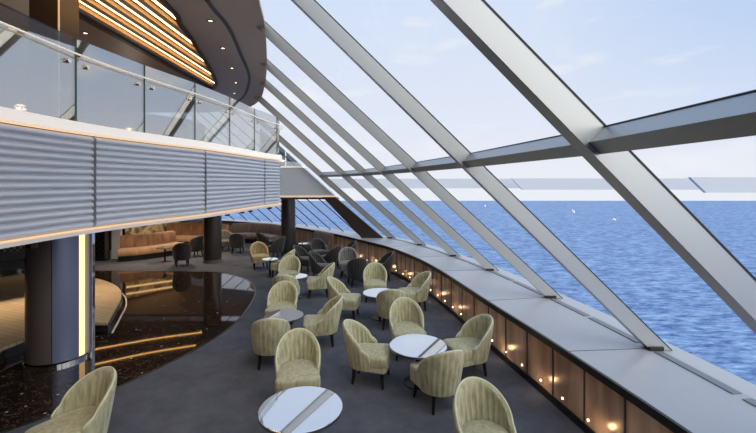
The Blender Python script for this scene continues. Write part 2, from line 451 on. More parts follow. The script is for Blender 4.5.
# dark brace at the start of the far windows
bm = bmesh.new()
hexa(bm, [(-.62, 15.0, ZC+.002), (.2, 15.0, ZC+.002), (.2, 15.25, ZC+.002), (-.62, 15.25, ZC+.002)], [(-2.1, 15.0, 2.42), (-1.62, 15.0, 2.42), (-1.62, 15.25, 2.42), (-2.1, 15.25, 2.42)])
tag(link_mesh('steel_brace', bm, 'brace'), 'dark brown slanting steel brace at the far end of the counter', 'brace')

# ------------------------------------------------------------------ floors
MAR = [(-11, 13.4), (-8.4, 13.3), (-5.8, 13.2), (-5.1, 13.0), (-4.3, 12.4), (-3.75, 11.7), (-3.35, 10.8), (-3.12, 9.6), (-3.04, 8.3), (-3.2, 7.35), (-3.4, 6.7), (-3.8, 5.8), (-4.3, 4.95), (-5.2, 4.1), (-6.5, 3.5), (-8, 3.2), (-11, 3.2)]
mar = crom(MAR, 5)
bm = bmesh.new()
fl = [(p.x+.05, p.y) for p in inner]+[(-14, 22.6), (-14, -7)]
prism(bm, fl, -.12, 0)
link_mesh('floor', bm, 'carpet', kind='structure')
bm = bmesh.new(); prism(bm, [(p.x, p.y) for p in mar], .0, .004); link_mesh('floor_dance', bm, 'marble', kind='structure')
bm = bmesh.new(); sweep(bm, mar, rect(-.02, .02, 0, .008)); link_mesh('trim_2', bm, 'table_edge', kind='structure')

# ------------------------------------------------------------------ balcony
BP = [(-3.62, -6.6), (-3.9, -3), (-4.15, 0), (-4.32, 2.4), (-4.40, 4.6), (-4.34, 6.0), (-4.08, 7.3), (-3.77, 8.55), (-3.57, 10.2), (-3.42, 11.8), (-3.2, 12.6)]
BEND = [(-3.2, 12.6), (-3.3, 13.1), (-3.5, 13.7), (-4.3, 14.3)]
bp = crom([Vector(p) for p in BP], 8); be = crom([Vector(p) for p in BEND], 5)
full = bp[:-1]+be
ZB0, ZB1 = 2.31, 3.69
bal = empty('balcony', (-4.5, 6, 0))
bal.location = (0, 0, 0)
tag(bal, 'curved upper balcony faced with grey horizontal slats above the dark dance floor', 'balcony')
bm = bmesh.new()
prism(bm, [(p.x-.08, p.y) for p in full]+[(-4.7, 15.1), (-13.4, 15.1), (-13.4, -6.6)], ZB0, 3.74)
link_mesh('deck_slab', bm, 'fascia_back', bal)
NS = 14; ph = (ZB1-ZB0)/NS
def slat_prof():
    pr = []
    for i in range(NS):
        z = ZB0+i*ph
        pr += [(.004, z+.004), (.03, z+.010), (.046, z+ph*.3), (.050, z+ph*.5), (.042, z+ph*.72), (.018, z+ph*.9), (.004, z+ph*.97)]
    return pr+[(-.05, ZB1), (-.05, ZB0)]
seams = [0.6, 4.4-1.9, 6.0, 8.55, 11.8, 12.95]
def sub(path, y0, y1):
    out = []
    for a, b in zip(path, path[1:]):
        for s in ((a, b),):
            if a.y <= y0 < b.y: out.append(a.lerp(b, (y0-a.y)/(b.y-a.y)))
            if y0 < b.y < y1: out.append(b.copy())
            if a.y < y1 <= b.y: out.append(a.lerp(b, (y1-a.y)/(b.y-a.y)))
    return out
fb = [-6.59, -3, 0.2, 2.8, 6.0, 8.55, 11.8, 14.29]
for y0, y1 in zip(fb, fb[1:]):
    bm = bmesh.new(); sweep(bm, sub(full, y0+.025, y1-.025), slat_prof())
    link_mesh('slat_panel', bm, 'fascia', bal, smooth=.9)
bm = bmesh.new(); sweep(bm, full, rect(-.12, .10, 3.72, 3.86)); link_mesh('ledge', bm, 'glow_white', bal)
bm = bmesh.new(); sweep(bm, full, rect(.02, .075, 3.695, 3.71)); link_mesh('ledge_light', bm, 'led_peach', bal)
bm = bmesh.new(); sweep(bm, full, rect(-.28, .085, 2.235, 2.285)); link_mesh('lower_trim', bm, 'soffit_trim', bal)
bm = bmesh.new(); sweep(bm, full, rect(-.02, .06, 2.29, 2.305)); link_mesh('lower_light', bm, 'led_peach', bal)
# bridge piece
br = empty('bridge_wall', (0, 0, 0)); tag(br, 'plain grey parapet joining the balcony end to the sloping windows', 'wall')
YB = 15.2
def wedge(bm, x0, z0, z1, y0, y1, xa=None):
    X = lambda z: -1.62-(z-2.42)*1.11
    hexa(bm, [(x0, y0, z0), (X(z0), y0, z0), (X(z1), y0, z1), (x0, y0, z1)], [(x0, y1, z0), (X(z0), y1, z0), (X(z1), y1, z1), (x0, y1, z1)])
bm = bmesh.new(); wedge(bm, -4.6, 2.47, 3.55, YB, YB+.55); link_mesh('parapet', bm, 'grey_wall', br)
bm = bmesh.new(); wedge(bm, -4.6, 3.55, 3.62, YB-.04, YB+.59); link_mesh('ledge', bm, 'glow_white', br)
bm = bmesh.new(); wedge(bm, -4.6, 2.44, 2.465, YB-.03, YB+.57); link_mesh('lower_light', bm, 'led_peach', br)
bm = bmesh.new(); wedge(bm, -4.6, 2.40, 2.438, YB-.04, YB+.59); link_mesh('lower_trim', bm, 'soffit_trim', br)
bm = bmesh.new(); wedge(bm, -4.5, 2.33, 2.41, YB+.05, YB+.5); link_mesh('soffit', bm, 'brace', br)
for (xa, xb) in ((-4.6, -3.62), (-3.58, -2.98)):
    pass
    bm = bmesh.new()
    Z = lambda x: 3.62+(-2.95-x)/1.11
    box(bm, xa, xb, YB+.2, YB+.22, 3.62, 3.66)
    bm.free(); bm = bmesh.new()
    hexa(bm, [(xa, YB+.2, 3.62), (xb, YB+.2, 3.62), (xb, YB+.2, max(3.64, Z(xb))), (xa, YB+.2, Z(xa))], [(xa, YB+.22, 3.62), (xb, YB+.22, 3.62), (xb, YB+.22, max(3.64, Z(xb))), (xa, YB+.22, Z(xa))])
    g = link_mesh('glass_partition', bm, 'tri_glass')
    tag(g, 'left smoky glass partition pane on the grey bridge parapet' if xa < -4 else 'right triangular smoky glass pane on the grey bridge parapet', 'glass panel', 'glass panes on the bridge parapet')

# glass balustrade: each panel a thing
glass_path = [p+Vector((0, 0)) for p in full]
def fromx(px):  # y on balcony path for a photo column
    best = min(bp+be, key=lambda q: abs(CX+F*q.x/q.y-px) if q.y > 3 else 1e9); return best.y
ys = [-6.0, -4.4, -2.6, -.8, .9, 2.7]
ys += [5.52, 7.05, 8.35, 9.85, 11.1, 12.5]
ys = [-6, -4, -1.7, .7, 3.3, 5.7, 7.0, 8.25, 9.65, 11.15, 12.55, 13.3]
gl = ['far behind the viewer' for _ in ys]
labels = {4: 'clear glass balustrade pane nearest the viewer, at the left edge above the slats', 5: 'clear glass balustrade pane second from the left, beside the first joint',
          6: 'clear glass balustrade pane third from the left, under the lit ceiling fins', 7: 'clear glass balustrade pane fourth from the left along the balcony',
          8: 'clear glass balustrade pane fifth from the left along the balcony', 9: 'clear glass balustrade pane just before the rounded balcony end', 10: 'last narrow glass balustrade pane at the rounded balcony end'}
for k in range(3, len(ys)-1):
    seg = sub(full, ys[k]+.012, ys[k+1]-.012); seg = [seg[0], seg[-1]]
    gp = empty('balustrade_pane', (seg[0].x, seg[0].y, 3.86))
    off = gp.location
    seg = [p-Vector((off.x, off.y)) for p in seg]
    bm = bmesh.new(); sweep(bm, seg, rect(-.009, .009, 0, 1.21)); g = link_mesh('glass', bm, 'rail_glass', gp, smooth=.6)
    for en in (0, -1):
        bm = bmesh.new(); p = seg[en]; box(bm, p.x-.012, p.x+.012, p.y-.006, p.y+.006, 0, 1.21); link_mesh('glass_edge', bm, 'rail_edge', gp)
    for (idx, s) in ((0, 1), (-1, -1)):
        p = seg[idx]; q = seg[idx+s*1]; d = (q-p).normalized(); c = p+d*.15
        nrm = Vector((1, 0)) if s > 0 else Vector((1, 0))
        bm = bmesh.new()
        mt = Matrix.Translation((c.x+.03, c.y, .84)) @ Matrix.Rotation(PI/2, 4, 'Y')
        bmesh.ops.create_cone(bm, cap_ends=True, segments=16, radius1=.035, radius2=.03, depth=.04, matrix=mt)
        mt = Matrix.Translation((c.x-.06, c.y, .84)) @ Matrix.Rotation(PI/2, 4, 'Y')
        bmesh.ops.create_cone(bm, cap_ends=True, segments=12, radius1=.014, radius2=.014, depth=.12, matrix=mt)
        link_mesh('stud', bm, 'chrome', gp, smooth=.7)
    tag(gp, labels.get(k, 'clear glass balustrade pane behind the viewer'), 'glass panel', 'glass balustrade panes')
bm = bmesh.new()
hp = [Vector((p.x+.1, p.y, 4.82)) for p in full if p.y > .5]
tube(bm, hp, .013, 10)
tag(link_mesh('handrail', bm, 'glow_white', smooth=1), 'slim pale handrail running behind the balcony glass', 'handrail')  # rail shares the added glow so it looks whiter

# spotlights under the balcony trim
for x, y, lb in ((-4.52, 5.15, 'black spotlight under the balcony edge at far left above the big column'),
                 (-3.85, 10.1, 'black spotlight under the balcony edge, first after the dark round column'),
                 (-3.75, 10.9, 'black spotlight under the balcony edge, second of the far row'),
                 (-3.68, 11.4, 'black spotlight under the balcony edge, third of the far row'),
                 (-3.45, 12.6, 'black spotlight under the tip of the balcony')):
    sp = empty('spotlight', (x, y, 2.235)); tag(sp, lb, 'spotlight', 'spotlights under the balcony')
    bm = bmesh.new(); lathe(bm, [(0, 0), (.06, 0), (.06, -.09), (.048, -.1), (.045, -.08), (0, -.08)], n=20); link_mesh('housing', bm, 'black_metal', sp, smooth=.6)
    bm = bmesh.new(); lathe(bm, [(0, -.081), (.04, -.081), (0, -.085)], n=16); link_mesh('lens', bm, 'led_white', sp)

# ------------------------------------------------------------------ upper ceiling
EDGE = [(-1.5, -7), (-1.25, -3), (-1.18, 0), (-1.24, 2.85), (-1.5, 5.07), (-1.86, 6.18), (-2.09, 7.31), (-2.69, 9.56), (-3.25, 11.37), (-3.95, 13.35), (-4.65, 14.7), (-5.5, 15.6), (-7, 16.2)]
GROOVE = [(-2.2, -7), (-2.2, 0), (-2.35, 4), (-2.68, 6.2), (-2.75, 7.25), (-3.05, 8.75), (-3.55, 10.9), (-4.6, 13.4), (-5.6, 14.6)]
RB = [(-3.2, -7), (-3.2, 2), (-3.38, 6.2), (-3.57, 7.1), (-3.69, 7.75), (-3.9, 8.6), (-4.12, 9.5), (-4.6, 11.2), (-5.05, 12.1)]
edge = crom([Vector(p) for p in EDGE], 5); rb = crom([Vector(p) for p in RB], 5); gr = crom([Vector(p) for p in GROOVE], 5)
bm = bmesh.new()
poly = [(p.x, p.y) for p in edge]+[(-13.6, 16.2), (-13.6, -7), (-5.05, -7)]+[(-5.05, 12.1)]+[(p.x, p.y) for p in rb[::-1][1:]]
prism(bm, poly, ZTOP, 5.93)
link_mesh('ceiling', bm, 'ceil_brown', kind='structure')
bm = bmesh.new(); prism(bm, [(p.x+.04, p.y) for p in rb]+[(-5.15, 12.15), (-5.15, -7)], 6.2, 6.24); sweep(bm, rb, rect(.0, .05, 5.94, 6.2)); sweep(bm, [Vector((-5.1, -7)), Vector((-5.1, 12.3))], rect(-.05, .0, 5.94, 6.2))
link_mesh('ceiling_recess', bm, 'fin', kind='structure')
bm = bmesh.new(); sweep(bm, gr, rect(-.035, .035, ZTOP-.012, ZTOP+.01)); link_mesh('trim_3', bm, 'ceil_dark', kind='structure')
bm = bmesh.new(); sweep(bm, rb, rect(-.03, .05, ZTOP-.025, ZTOP+.01)); link_mesh('trim_4', bm, 'ceil_dark', kind='structure')
bm = bmesh.new(); sweep(bm, [Vector((-5.1, -7)), Vector((-5.1, 12.1))], rect(-.05, .05, ZTOP-.03, ZTOP+.01)); link_mesh('trim_5', bm, 'ceil_dark', kind='structure')
def rby(x):
    for a, b in zip(rb, rb[1:]):
        if a.x >= x >= b.x and a.x != b.x: return a.y+(b.y-a.y)*(x-a.x)/(b.x-a.x)
    return 2
lt = empty('lit_ceiling_fins', (0, 0, 0)); tag(lt, 'warm glowing recessed ceiling light with long brown fins above the balcony', 'ceiling light')
k = 0
x = -5.0
while x < -3.3:
    ye = rby(x-.02)-.03
    bm = bmesh.new(); box(bm, x, x+.11, -6.9, ye, ZTOP+.01, 6.16); link_mesh('fin', bm, 'fin', lt)
    if x+.2 < -3.3:
        ye2 = rby(x+.16)-.06
        bm = bmesh.new(); box(bm, x+.19, x+.29, -6.9, ye2, ZTOP+.05, ZTOP+.075); link_mesh('light_strip', bm, 'led_warm', lt)
    x += .3
for i, (px, py) in enumerate([(210.5, 20.7), (223, 48), (232, 68), (235.8, 82.6), (234.4, 93), (85.5, 33)]):
    Y = F*(ZTOP-H)/(VY-py); X = (px-CX)*Y/F
    e = empty('downlight', (X, Y, ZTOP)); bm = bmesh.new(); lathe(bm, [(0, 0), (.055, 0), (.055, -.012), (.04, -.012), (.035, -.004), (0, -.004)], n=20); link_mesh('bezel', bm, 'ceil_dark', e)
    bm = bmesh.new(); lathe(bm, [(0, -.005), (.033, -.005), (0, -.009)], n=16); link_mesh('lens', bm, 'led_white', e)
    nm = ['nearest the viewer', 'second from the viewer', 'third from the viewer, midway', 'fourth, nearly at the far curve', 'last, at the far curve', 'by the brown column']
    tag(e, 'small round downlight in the brown ceiling ring, '+nm[i] if i < 5 else 'small round downlight in the brown ceiling beside the upper column', 'downlight', 'downlights in the upper ceiling')
# upper column
e = empty('upper_column', (-4.78, 5.85, 3.75)); tag(e, 'brown lacquered column on the upper deck behind the glass at top left', 'column')
bm = bmesh.new(); box(bm, -.21, .2, -.2, .2, 0, 2.11); bmesh.ops.bevel(bm, geom=bm.edges[:], offset=.03, segments=2); link_mesh('shaft', bm, 'brace', e)
bm = bmesh.new(); box(bm, .2, .212, -.2, -.18, 0, 2.11); link_mesh('corner_strip', bm, 'soffit_trim', e)

# walls
def wall(name, pts, z0, z1, mat):
    bm = bmesh.new(); sweep(bm, [Vector(p) for p in pts], rect(0, .15, z0, z1)); return link_mesh(name, bm, mat, kind='structure')
wall('wall_left', [(-13.6, -7), (-13.6, 17.3)], 0, 6.2, 'dark_wall')
wall('wall_rear', [(3.4, -6.98), (-13.6, -6.98)], 0, 6.2, 'dark_wall')
wall('wall_back', [(-13.6, 17.2), (-11.5, 17.6), (-9.8, 20.3), (-10.0, 22.5)], 0, 6.2, 'dark_wall')
bm = bmesh.new(); prism(bm, [(-13.6, 15.9), (-4.9, 15.9), (-5.2, 19.0), (-10, 20.5), (-13.6, 17.3)], 2.32, 2.42); link_mesh('ceiling_lower', bm, 'ceil_brown', kind='structure')

# ------------------------------------------------------------------ columns
c = empty('lit_column', (-5.45, 6.75, 0)); tag(c, 'large bronze column with a vertical glowing strip standing under the balcony', 'column')
R = .44
def arc_shell(bm, r0, r1, a0, a1, z0, z1, n=24):
    P = [(r1*math.cos(a0+(a1-a0)*i/n), r1*math.sin(a0+(a1-a0)*i/n)) for i in range(n+1)]+[(r0*math.cos(a1-(a1-a0)*i/n), r0*math.sin(a1-(a1-a0)*i/n)) for i in range(n+1)]
    prism(bm, P, z0, z1)
D = math.radians
bm = bmesh.new(); lathe(bm, [(0, 0), (.40, 0), (.40, 2.2), (0, 2.2)], n=48); link_mesh('core', bm, 'col_dark', c, smooth=.6)
bm = bmesh.new(); arc_shell(bm, .39, R, D(130), D(296), .07, 2.2); link_mesh('brown_cladding', bm, 'col_brown', c, smooth=.6)
bm = bmesh.new(); arc_shell(bm, .39, R+.005, D(297.5), D(345), .07, 2.2); link_mesh('bronze_cladding', bm, 'col_blue', c, smooth=.6)
bm = bmesh.new(); arc_shell(bm, .39, R-.01, D(346), D(362), .07, 2.2); link_mesh('light_strip', bm, 'led_strip', c)
bm = bmesh.new(); arc_shell(bm, .39, R+.06, D(363), D(392), .07, 2.2); link_mesh('bronze_fin', bm, 'col_blue', c)
bm = bmesh.new(); box(bm, R+.055, R+.085, .06, .12, .0, 2.2); link_mesh('chrome_edge', bm, 'chrome', c)
bm = bmesh.new(); lathe(bm, [(0, 0), (R+.03, 0), (R+.03, .05), (R+.005, .07), (0, .07)], n=48); link_mesh('base_ring', bm, 'chrome', c, smooth=.6)

for (x, y, r_, lb) in ((-6.2, 14.8, .32, 'black round column beyond the dance floor, below the balcony'), (-3.68, 16.2, .29, 'black round column under the bridge near the far windows')):
    c = empty('round_column', (x, y, 0)); tag(c, lb, 'column', 'black round columns')
    zt = 2.3 if y < 15 else 2.4
    bm = bmesh.new(); lathe(bm, [(0, .12), (r_, .12), (r_, zt), (0, zt)], n=40); link_mesh('shaft', bm, 'col_dark', c, smooth=.6)
    bm = bmesh.new(); lathe(bm, [(0, 0), (r_+.01, 0), (r_+.01, .12), (0, .12)], n=40); link_mesh('base_ring', bm, 'col_brown', c, smooth=.6)

# ------------------------------------------------------------------ stage, piano
ST = [(-11.5, 12.0), (-9.6, 12.1), (-8.05, 11.4), (-7.0, 10.6), (-6.3, 9.7), (-5.8, 8.7), (-5.4, 7.85)]
st = crom([Vector(p) for p in ST], 5)
pol = [(p.x, p.y) for p in st]+[(-6.0, 7.9), (-6.25, 7.4), (-6.35, 6.7), (-6.25, 6.36), (-7.6, 6.2), (-9, 6.3), (-11.5, 6.6)]
s = empty('stage', (0, 0, 0)); tag(s, 'low round stage with pale oak floor behind the lit column', 'stage')
bm = bmesh.new(); prism(bm, pol, .15, .2); link_mesh('stage_top', bm, 'oak', s)
bm = bmesh.new(); prism(bm, [(x+.03 if x > -10 else x, y) for x, y in pol], .004, .15); link_mesh('stage_riser', bm, 'col_dark', s)
bm = bmesh.new(); sweep(bm, [p+Vector((.14, .0)) for p in st], rect(0, .03, .004, .02)); link_mesh('brass_line', bm, 'soffit_trim', s)

pn = empty('grand_piano', (-9.0, 10.0, .2), 2.5); tag(pn, 'black grand piano on the oak stage at the left edge', 'piano')
out_ = [(-.75, -.75), (.75, -.75), (.78, -.3), (.74, .2), (.5, .62), (.3, .95), (-.1, 1.1), (-.5, 1.0), (-.75, .7)]
bm = bmesh.new(); prism(bm, out_, .6, .95); bmesh.ops.bevel(bm, geom=[e for e in bm.edges if abs(e.verts[0].co.z-e.verts[1].co.z) < .01 and len(e.link_faces) == 2 and e.calc_face_angle(0) > .5], offset=.015, segments=1); link_mesh('case', bm, 'piano', pn)
bm = bmesh.new(); box(bm, -.72, .72, -1.0, -.75, .62, .72); link_mesh('keybed', bm, 'piano', pn)
bm = bmesh.new(); box(bm, -.64, .64, -.96, -.76, .72, .745); link_mesh('keyboard', bm, 'ivory', pn)
bm = bmesh.new(); prism(bm, [(x*1.01, y*1.01) for x, y in out_], .95, .97); link_mesh('lid', bm, 'piano', pn)
for x, y in ((-.62, -.62), (.62, -.62), (0, .8)):
    bm = bmesh.new(); lathe(bm, [(0, 0), (.05, 0), (.04, .05), (.05, .1), (.075, .55), (.08, .6), (0, .6)], c=(x, y, 0), n=14); link_mesh('leg', bm, 'piano', pn, smooth=.7)
ps = empty('piano_bench', (-9.9, 8.7, .2)); tag(ps, 'black piano bench in front of the piano keyboard', 'bench')
bm = bmesh.new(); box(bm, -.4, .4, -.18, .18, .4, .5); bmesh.ops.bevel(bm, geom=bm.edges[:], offset=.02, segments=2); link_mesh('seat', bm, 'piano', ps)
for x in (-.35, .35):
    for y in (-.14, .14):
        bm = bmesh.new(); box(bm, x-.02, x+.02, y-.02, y+.02, 0, .4); link_mesh('leg', bm, 'piano', ps)
bm = bmesh.new(); box(bm, -13.2, -10.9, 13.7, 13.82, 0, 1.0); tag(link_mesh('lattice_screen', bm, 'lattice'), 'low pale lattice screen behind the piano', 'screen')
bm = bmesh.new(); box(bm, -10.32, -9.98, 15.3, 15.42, 0.02, 2.3); tag(link_mesh('pale_pillar_panel', bm, 'white_panel'), 'narrow pale upright panel left of the amber banquette', 'panel')
bm = bmesh.new(); box(bm, -11.0, -10.38, 15.0, 15.3, 0.0, 2.3); tag(link_mesh('dark_cabinet', bm, 'piano'), 'tall black cabinet left of the narrow pale panel', 'cabinet')
bm = bmesh.new()
hexa(bm, [(-11.25, 17.55, .15), (-9.95, 19.75, .15), (-9.95, 19.75, 2.2), (-11.25, 17.55, 2.2)], [(-11.2, 17.5, .15), (-9.9, 19.7, .15), (-9.9, 19.7, 2.2), (-11.2, 17.5, 2.2)])
tag(link_mesh('wall_art', bm, 'art'), 'large ochre and cream abstract wall panel behind the banquettes', 'wall panel')
bm = bmesh.new(); box(bm, -10.1, -8.3, 17.95, 18.0, 0, 2.3)
bm.free()

wl = empty('wall_light', (0, 0, 0)); tag(wl, 'row of warm glowing bars on the wall above the amber banquettes, mirrored in the marble', 'wall light')
for z in (1.15, 1.45, 1.75, 2.05):
    bm = bmesh.new(); bar(bm, (-11.1, 17.42, z-.1), (-9.8, 19.6, z+.1), .03, .07); link_mesh('light_bar', bm, 'led_strip', wl)
# ------------------------------------------------------------------ banquettes
def banquette(name, path, mat, label, hb=.92, group='upholstered banquettes', seatmat=None):
    P = crom([Vector(p) for p in path], 6)
    c0 = P[len(P)//2]; b = empty(name, (c0.x, c0.y, 0)); tag(b, label, 'banquette', group)
    Q = [p-c0 for p in P]
    bm = bmesh.new(); sweep(bm, Q, rect(-.62, -.08, 0, .22)); link_mesh('plinth', bm, 'legwood', b)
    bm = bmesh.new(); sweep(bm, Q, [(-.66, .22), (0, .22), (.02, .28), (.02, .4), (-.02, .45), (-.5, .46), (-.66, .44)]); link_mesh('seat', bm, seatmat or mat, b, smooth=.8)
    bm = bmesh.new(); sweep(bm, Q, [(-.78, .1), (-.60, .22), (-.50, .44), (-.60, hb-.06), (-.65, hb), (-.72, hb+.01), (-.78, hb-.05)]); link_mesh('backrest', bm, mat, b, smooth=.8)
    d = 0
    for p, dd in resample(Q, .62)[1:]:
        n = Vector((dd.y, -dd.x))
        bm = bmesh.new(); bar(bm, (p.x-n.x*.50, p.y-n.y*.50, .46), (p.x-n.x*.60, p.y-n.y*.60, hb-.05), .02, .02, up=(n.x, n.y, 0)); link_mesh('tufting_channel', bm, 'legwood' if False else 'brown_f', b)
    return b
# travel left to right => right-hand normal faces the viewer
banquette('banquette', [(-9.7, 14.72), (-9.1, 15.05), (-8.45, 15.85), (-8.1, 16.6)], 'orange_f', 'curved amber banquette nearest the dance floor, left of the black column', seatmat='amber_seat')
banquette('banquette', [(-10.0, 18.35), (-9.0, 18.4), (-8.0, 18.15), (-7.4, 17.7)], 'orange_f', 'amber banquette with a high back farther behind the first one', 1.02, seatmat='amber_seat')
banquette('banquette', [(-7.2, 19.2), (-6.4, 19.3), (-5.6, 18.95), (-5.0, 18.3)], 'brown_f', 'taupe curved banquette along the far windows, between the two black columns')
banquette('banquette', [(-3.2, 16.6), (-2.75, 16.05), (-2.42, 15.6)], 'brown_f', 'short taupe banquette beside the far windows, right of the second black column')

# ------------------------------------------------------------------ tub chairs
def smooth01(x): x = max(0, min(1, x)); return x*x*(3-2*x)
def plan(u, R, arm=.13):
    L = R*PI/2+arm; s = abs(u)*L; sg = 1 if u >= 0 else -1
    if s < R*PI/2:
        a = s/R; return (sg*R*math.sin(a), -R*math.cos(a)), (sg*math.sin(a), -math.cos(a))
    t = s-R*PI/2
    return (sg*(R-.10*t), t), (sg*1, 0.0)
def rim_z(u, R=.325, arm=.13):
    L = R*PI/2+arm; d = abs(u)*L
    if d < R*PI/2: z = .565+.30*max(0, math.cos(d/R))**.78
    else: z = .565
    if d > R*PI/2-.06: z -= .06*smooth01((d-R*PI/2+.06)/(arm+.06))
    q = d-(L-.10)
    if q > 0: z -= .10*(1-math.sqrt(max(0, 1-(q/.10)**2)))
    return z
def shell_mesh():
    bm = bmesh.new(); N = 96; rings = []
    for i in range(N+1):
        u = -1+2*i/N; s = abs(u)
        zt = rim_z(u)
        zb = .25
        ring = []
        th = .056
        flute = .019*abs(math.cos(u*PI*8.0))
        def pt(off, z):
            k = .80+.20*max(0, min(1, (z-.235)/.45))**.6
            (x, y), (nx, ny) = plan(u, .325)
            return ((x+nx*off)*k, (y+ny*off)*k-.02-.05*max(0, z-.4)/.45*max(0, math.cos(u*PI*.6)), z)
        for j in range(7): ring.append(pt((flute*.5-.008)*(1 if 0 < j < 6 else .3)*(1 if s < .93 else 0), zb+(zt-.028-zb)*j/6))
        for j in range(1, 6):
            a = PI*j/6; ring.append(pt(-th/2+th/2*math.cos(a), zt-.028+.028*math.sin(a)))
        for j in range(7):
            z = zt-.028+(.36-(zt-.028))*j/6
            f = flute*min(1, j/1.5)*(1 if s < .93 else 0)
            ring.append(pt(-th+f-.008, z))
        ring.append(pt(-th, zb+.02))
        rings.append([bm.verts.new(p) for p in ring])
    n = len(rings[0])
    for a, b in zip(rings, rings[1:]):
        for i in range(n):
            j = (i+1) % n; bm.faces.new((a[i], a[j], b[j], b[i]))
    bm.faces.new(rings[0][::-1]); bm.faces.new(rings[-1]); return bm
def lit_rim_mesh():
    pts = []
    for i in range(65):
        u = -.97+1.94*i/64; s = abs(u)
        zt = rim_z(u)
        k = .80+.20*max(0, min(1, (zt-.235)/.45))**.6
        (x, y), (nx, ny) = plan(u, .325)
        pts.append(((x-nx*.026)*k, (y-ny*.026)*k-.02-.05*max(0, zt-.4)/.45*max(0, math.cos(u*PI*.6)), zt-.002))
    bm = bmesh.new(); tube(bm, pts, .012, 8); return bm
def seat_outline(k, front=.34, w=.275):
    P = []
    for i in range(17):
        a = PI+PI*i/16; P.append((w*.93*math.cos(a), .93*w*math.sin(a)-.03))
    r = .07
    for i in range(7):
        a = PI/2*i/6
        P.append((w+.015-r+r*math.cos(a), front-r+r*math.sin(a)))
    for i in range(7):
        a = PI/2+PI/2*i/6
        P.append((-(w+.015)+r+r*math.cos(a), front-r+r*math.sin(a)))
    return [(x*k, y*k) for x, y in P]
def loft(bm, layers, crown=None):
    rings = [[bm.verts.new((x, y, z)) for x, y in o] for o, z in layers]
    n = len(rings[0])
    for a, b in zip(rings, rings[1:]):
        for i in range(n):
            j = (i+1) % n; bm.faces.new((a[i], a[j], b[j], b[i]))
    bm.faces.new(rings[0][::-1])
    if crown:
        cv = bm.verts.new(crown)
        for i in range(n): bm.faces.new((rings[-1][i], rings[-1][(i+1) % n], cv))
    else: bm.faces.new(rings[-1])
def make_chair(mat, rim):
    r = empty('tub_chair')
    b = link_mesh('backrest', shell_mesh(), mat, r, smooth=1.0)
    link_mesh('lit_rim', lit_rim_mesh(), rim, b, smooth=3)  # added pale tube stands in for light catching the rim
    bm = bmesh.new(); loft(bm, [(seat_outline(.93), .235), (seat_outline(.985), .25), (seat_outline(.99), .32)]); link_mesh('seat_base', bm, mat, r, smooth=.7)
    bm = bmesh.new(); loft(bm, [(seat_outline(.985), .322), (seat_outline(1.0), .335), (seat_outline(1.0), .425), (seat_outline(.985), .45), (seat_outline(.93), .463), (seat_outline(.6), .472)], (0, .02, .475)); link_mesh('seat', bm, mat, r, smooth=.9)
    for sx in (-1, 1):
        for (y, sy) in ((.25, 1), (-.17, -1)):
            bm = bmesh.new(); x = .20 if sy > 0 else .15
            tube(bm, [(sx*x, y, .245), (sx*(x+.012), y+sy*.012, .1), (sx*(x+.025), y+sy*.025, 0)], [.032, .026, .019], 10); link_mesh('leg', bm, 'legwood', r, smooth=.8)
    index_kids(r)
    return r
PROTO = {}
MATS = {'green': ('green', 'green_rim'), 'dark': ('charcoal', 'charcoal_rim'), 'grey': ('grey_f', 'grey_rim'), 'gold': ('gold', 'gold_rim')}
def chair(kind, px, py, fx, fy, label, zref=.42):
    Y = F*(H-zref)/(py-VY); X = (px-CX)*Y/F
    if kind not in PROTO: PROTO[kind] = make_chair(*MATS[kind]); r = PROTO[kind]
    else: r = copy_tree(PROTO[kind])
    r.location = (X, Y, .004 if False else 0); r.rotation_euler = (0, 0, math.atan2(-fx, fy))
    tag(r, label, 'chair', {'green': 'olive tub chairs', 'dark': 'charcoal tub chairs', 'grey': 'grey tub chairs', 'gold': 'gold tub chairs'}[kind])
    return r
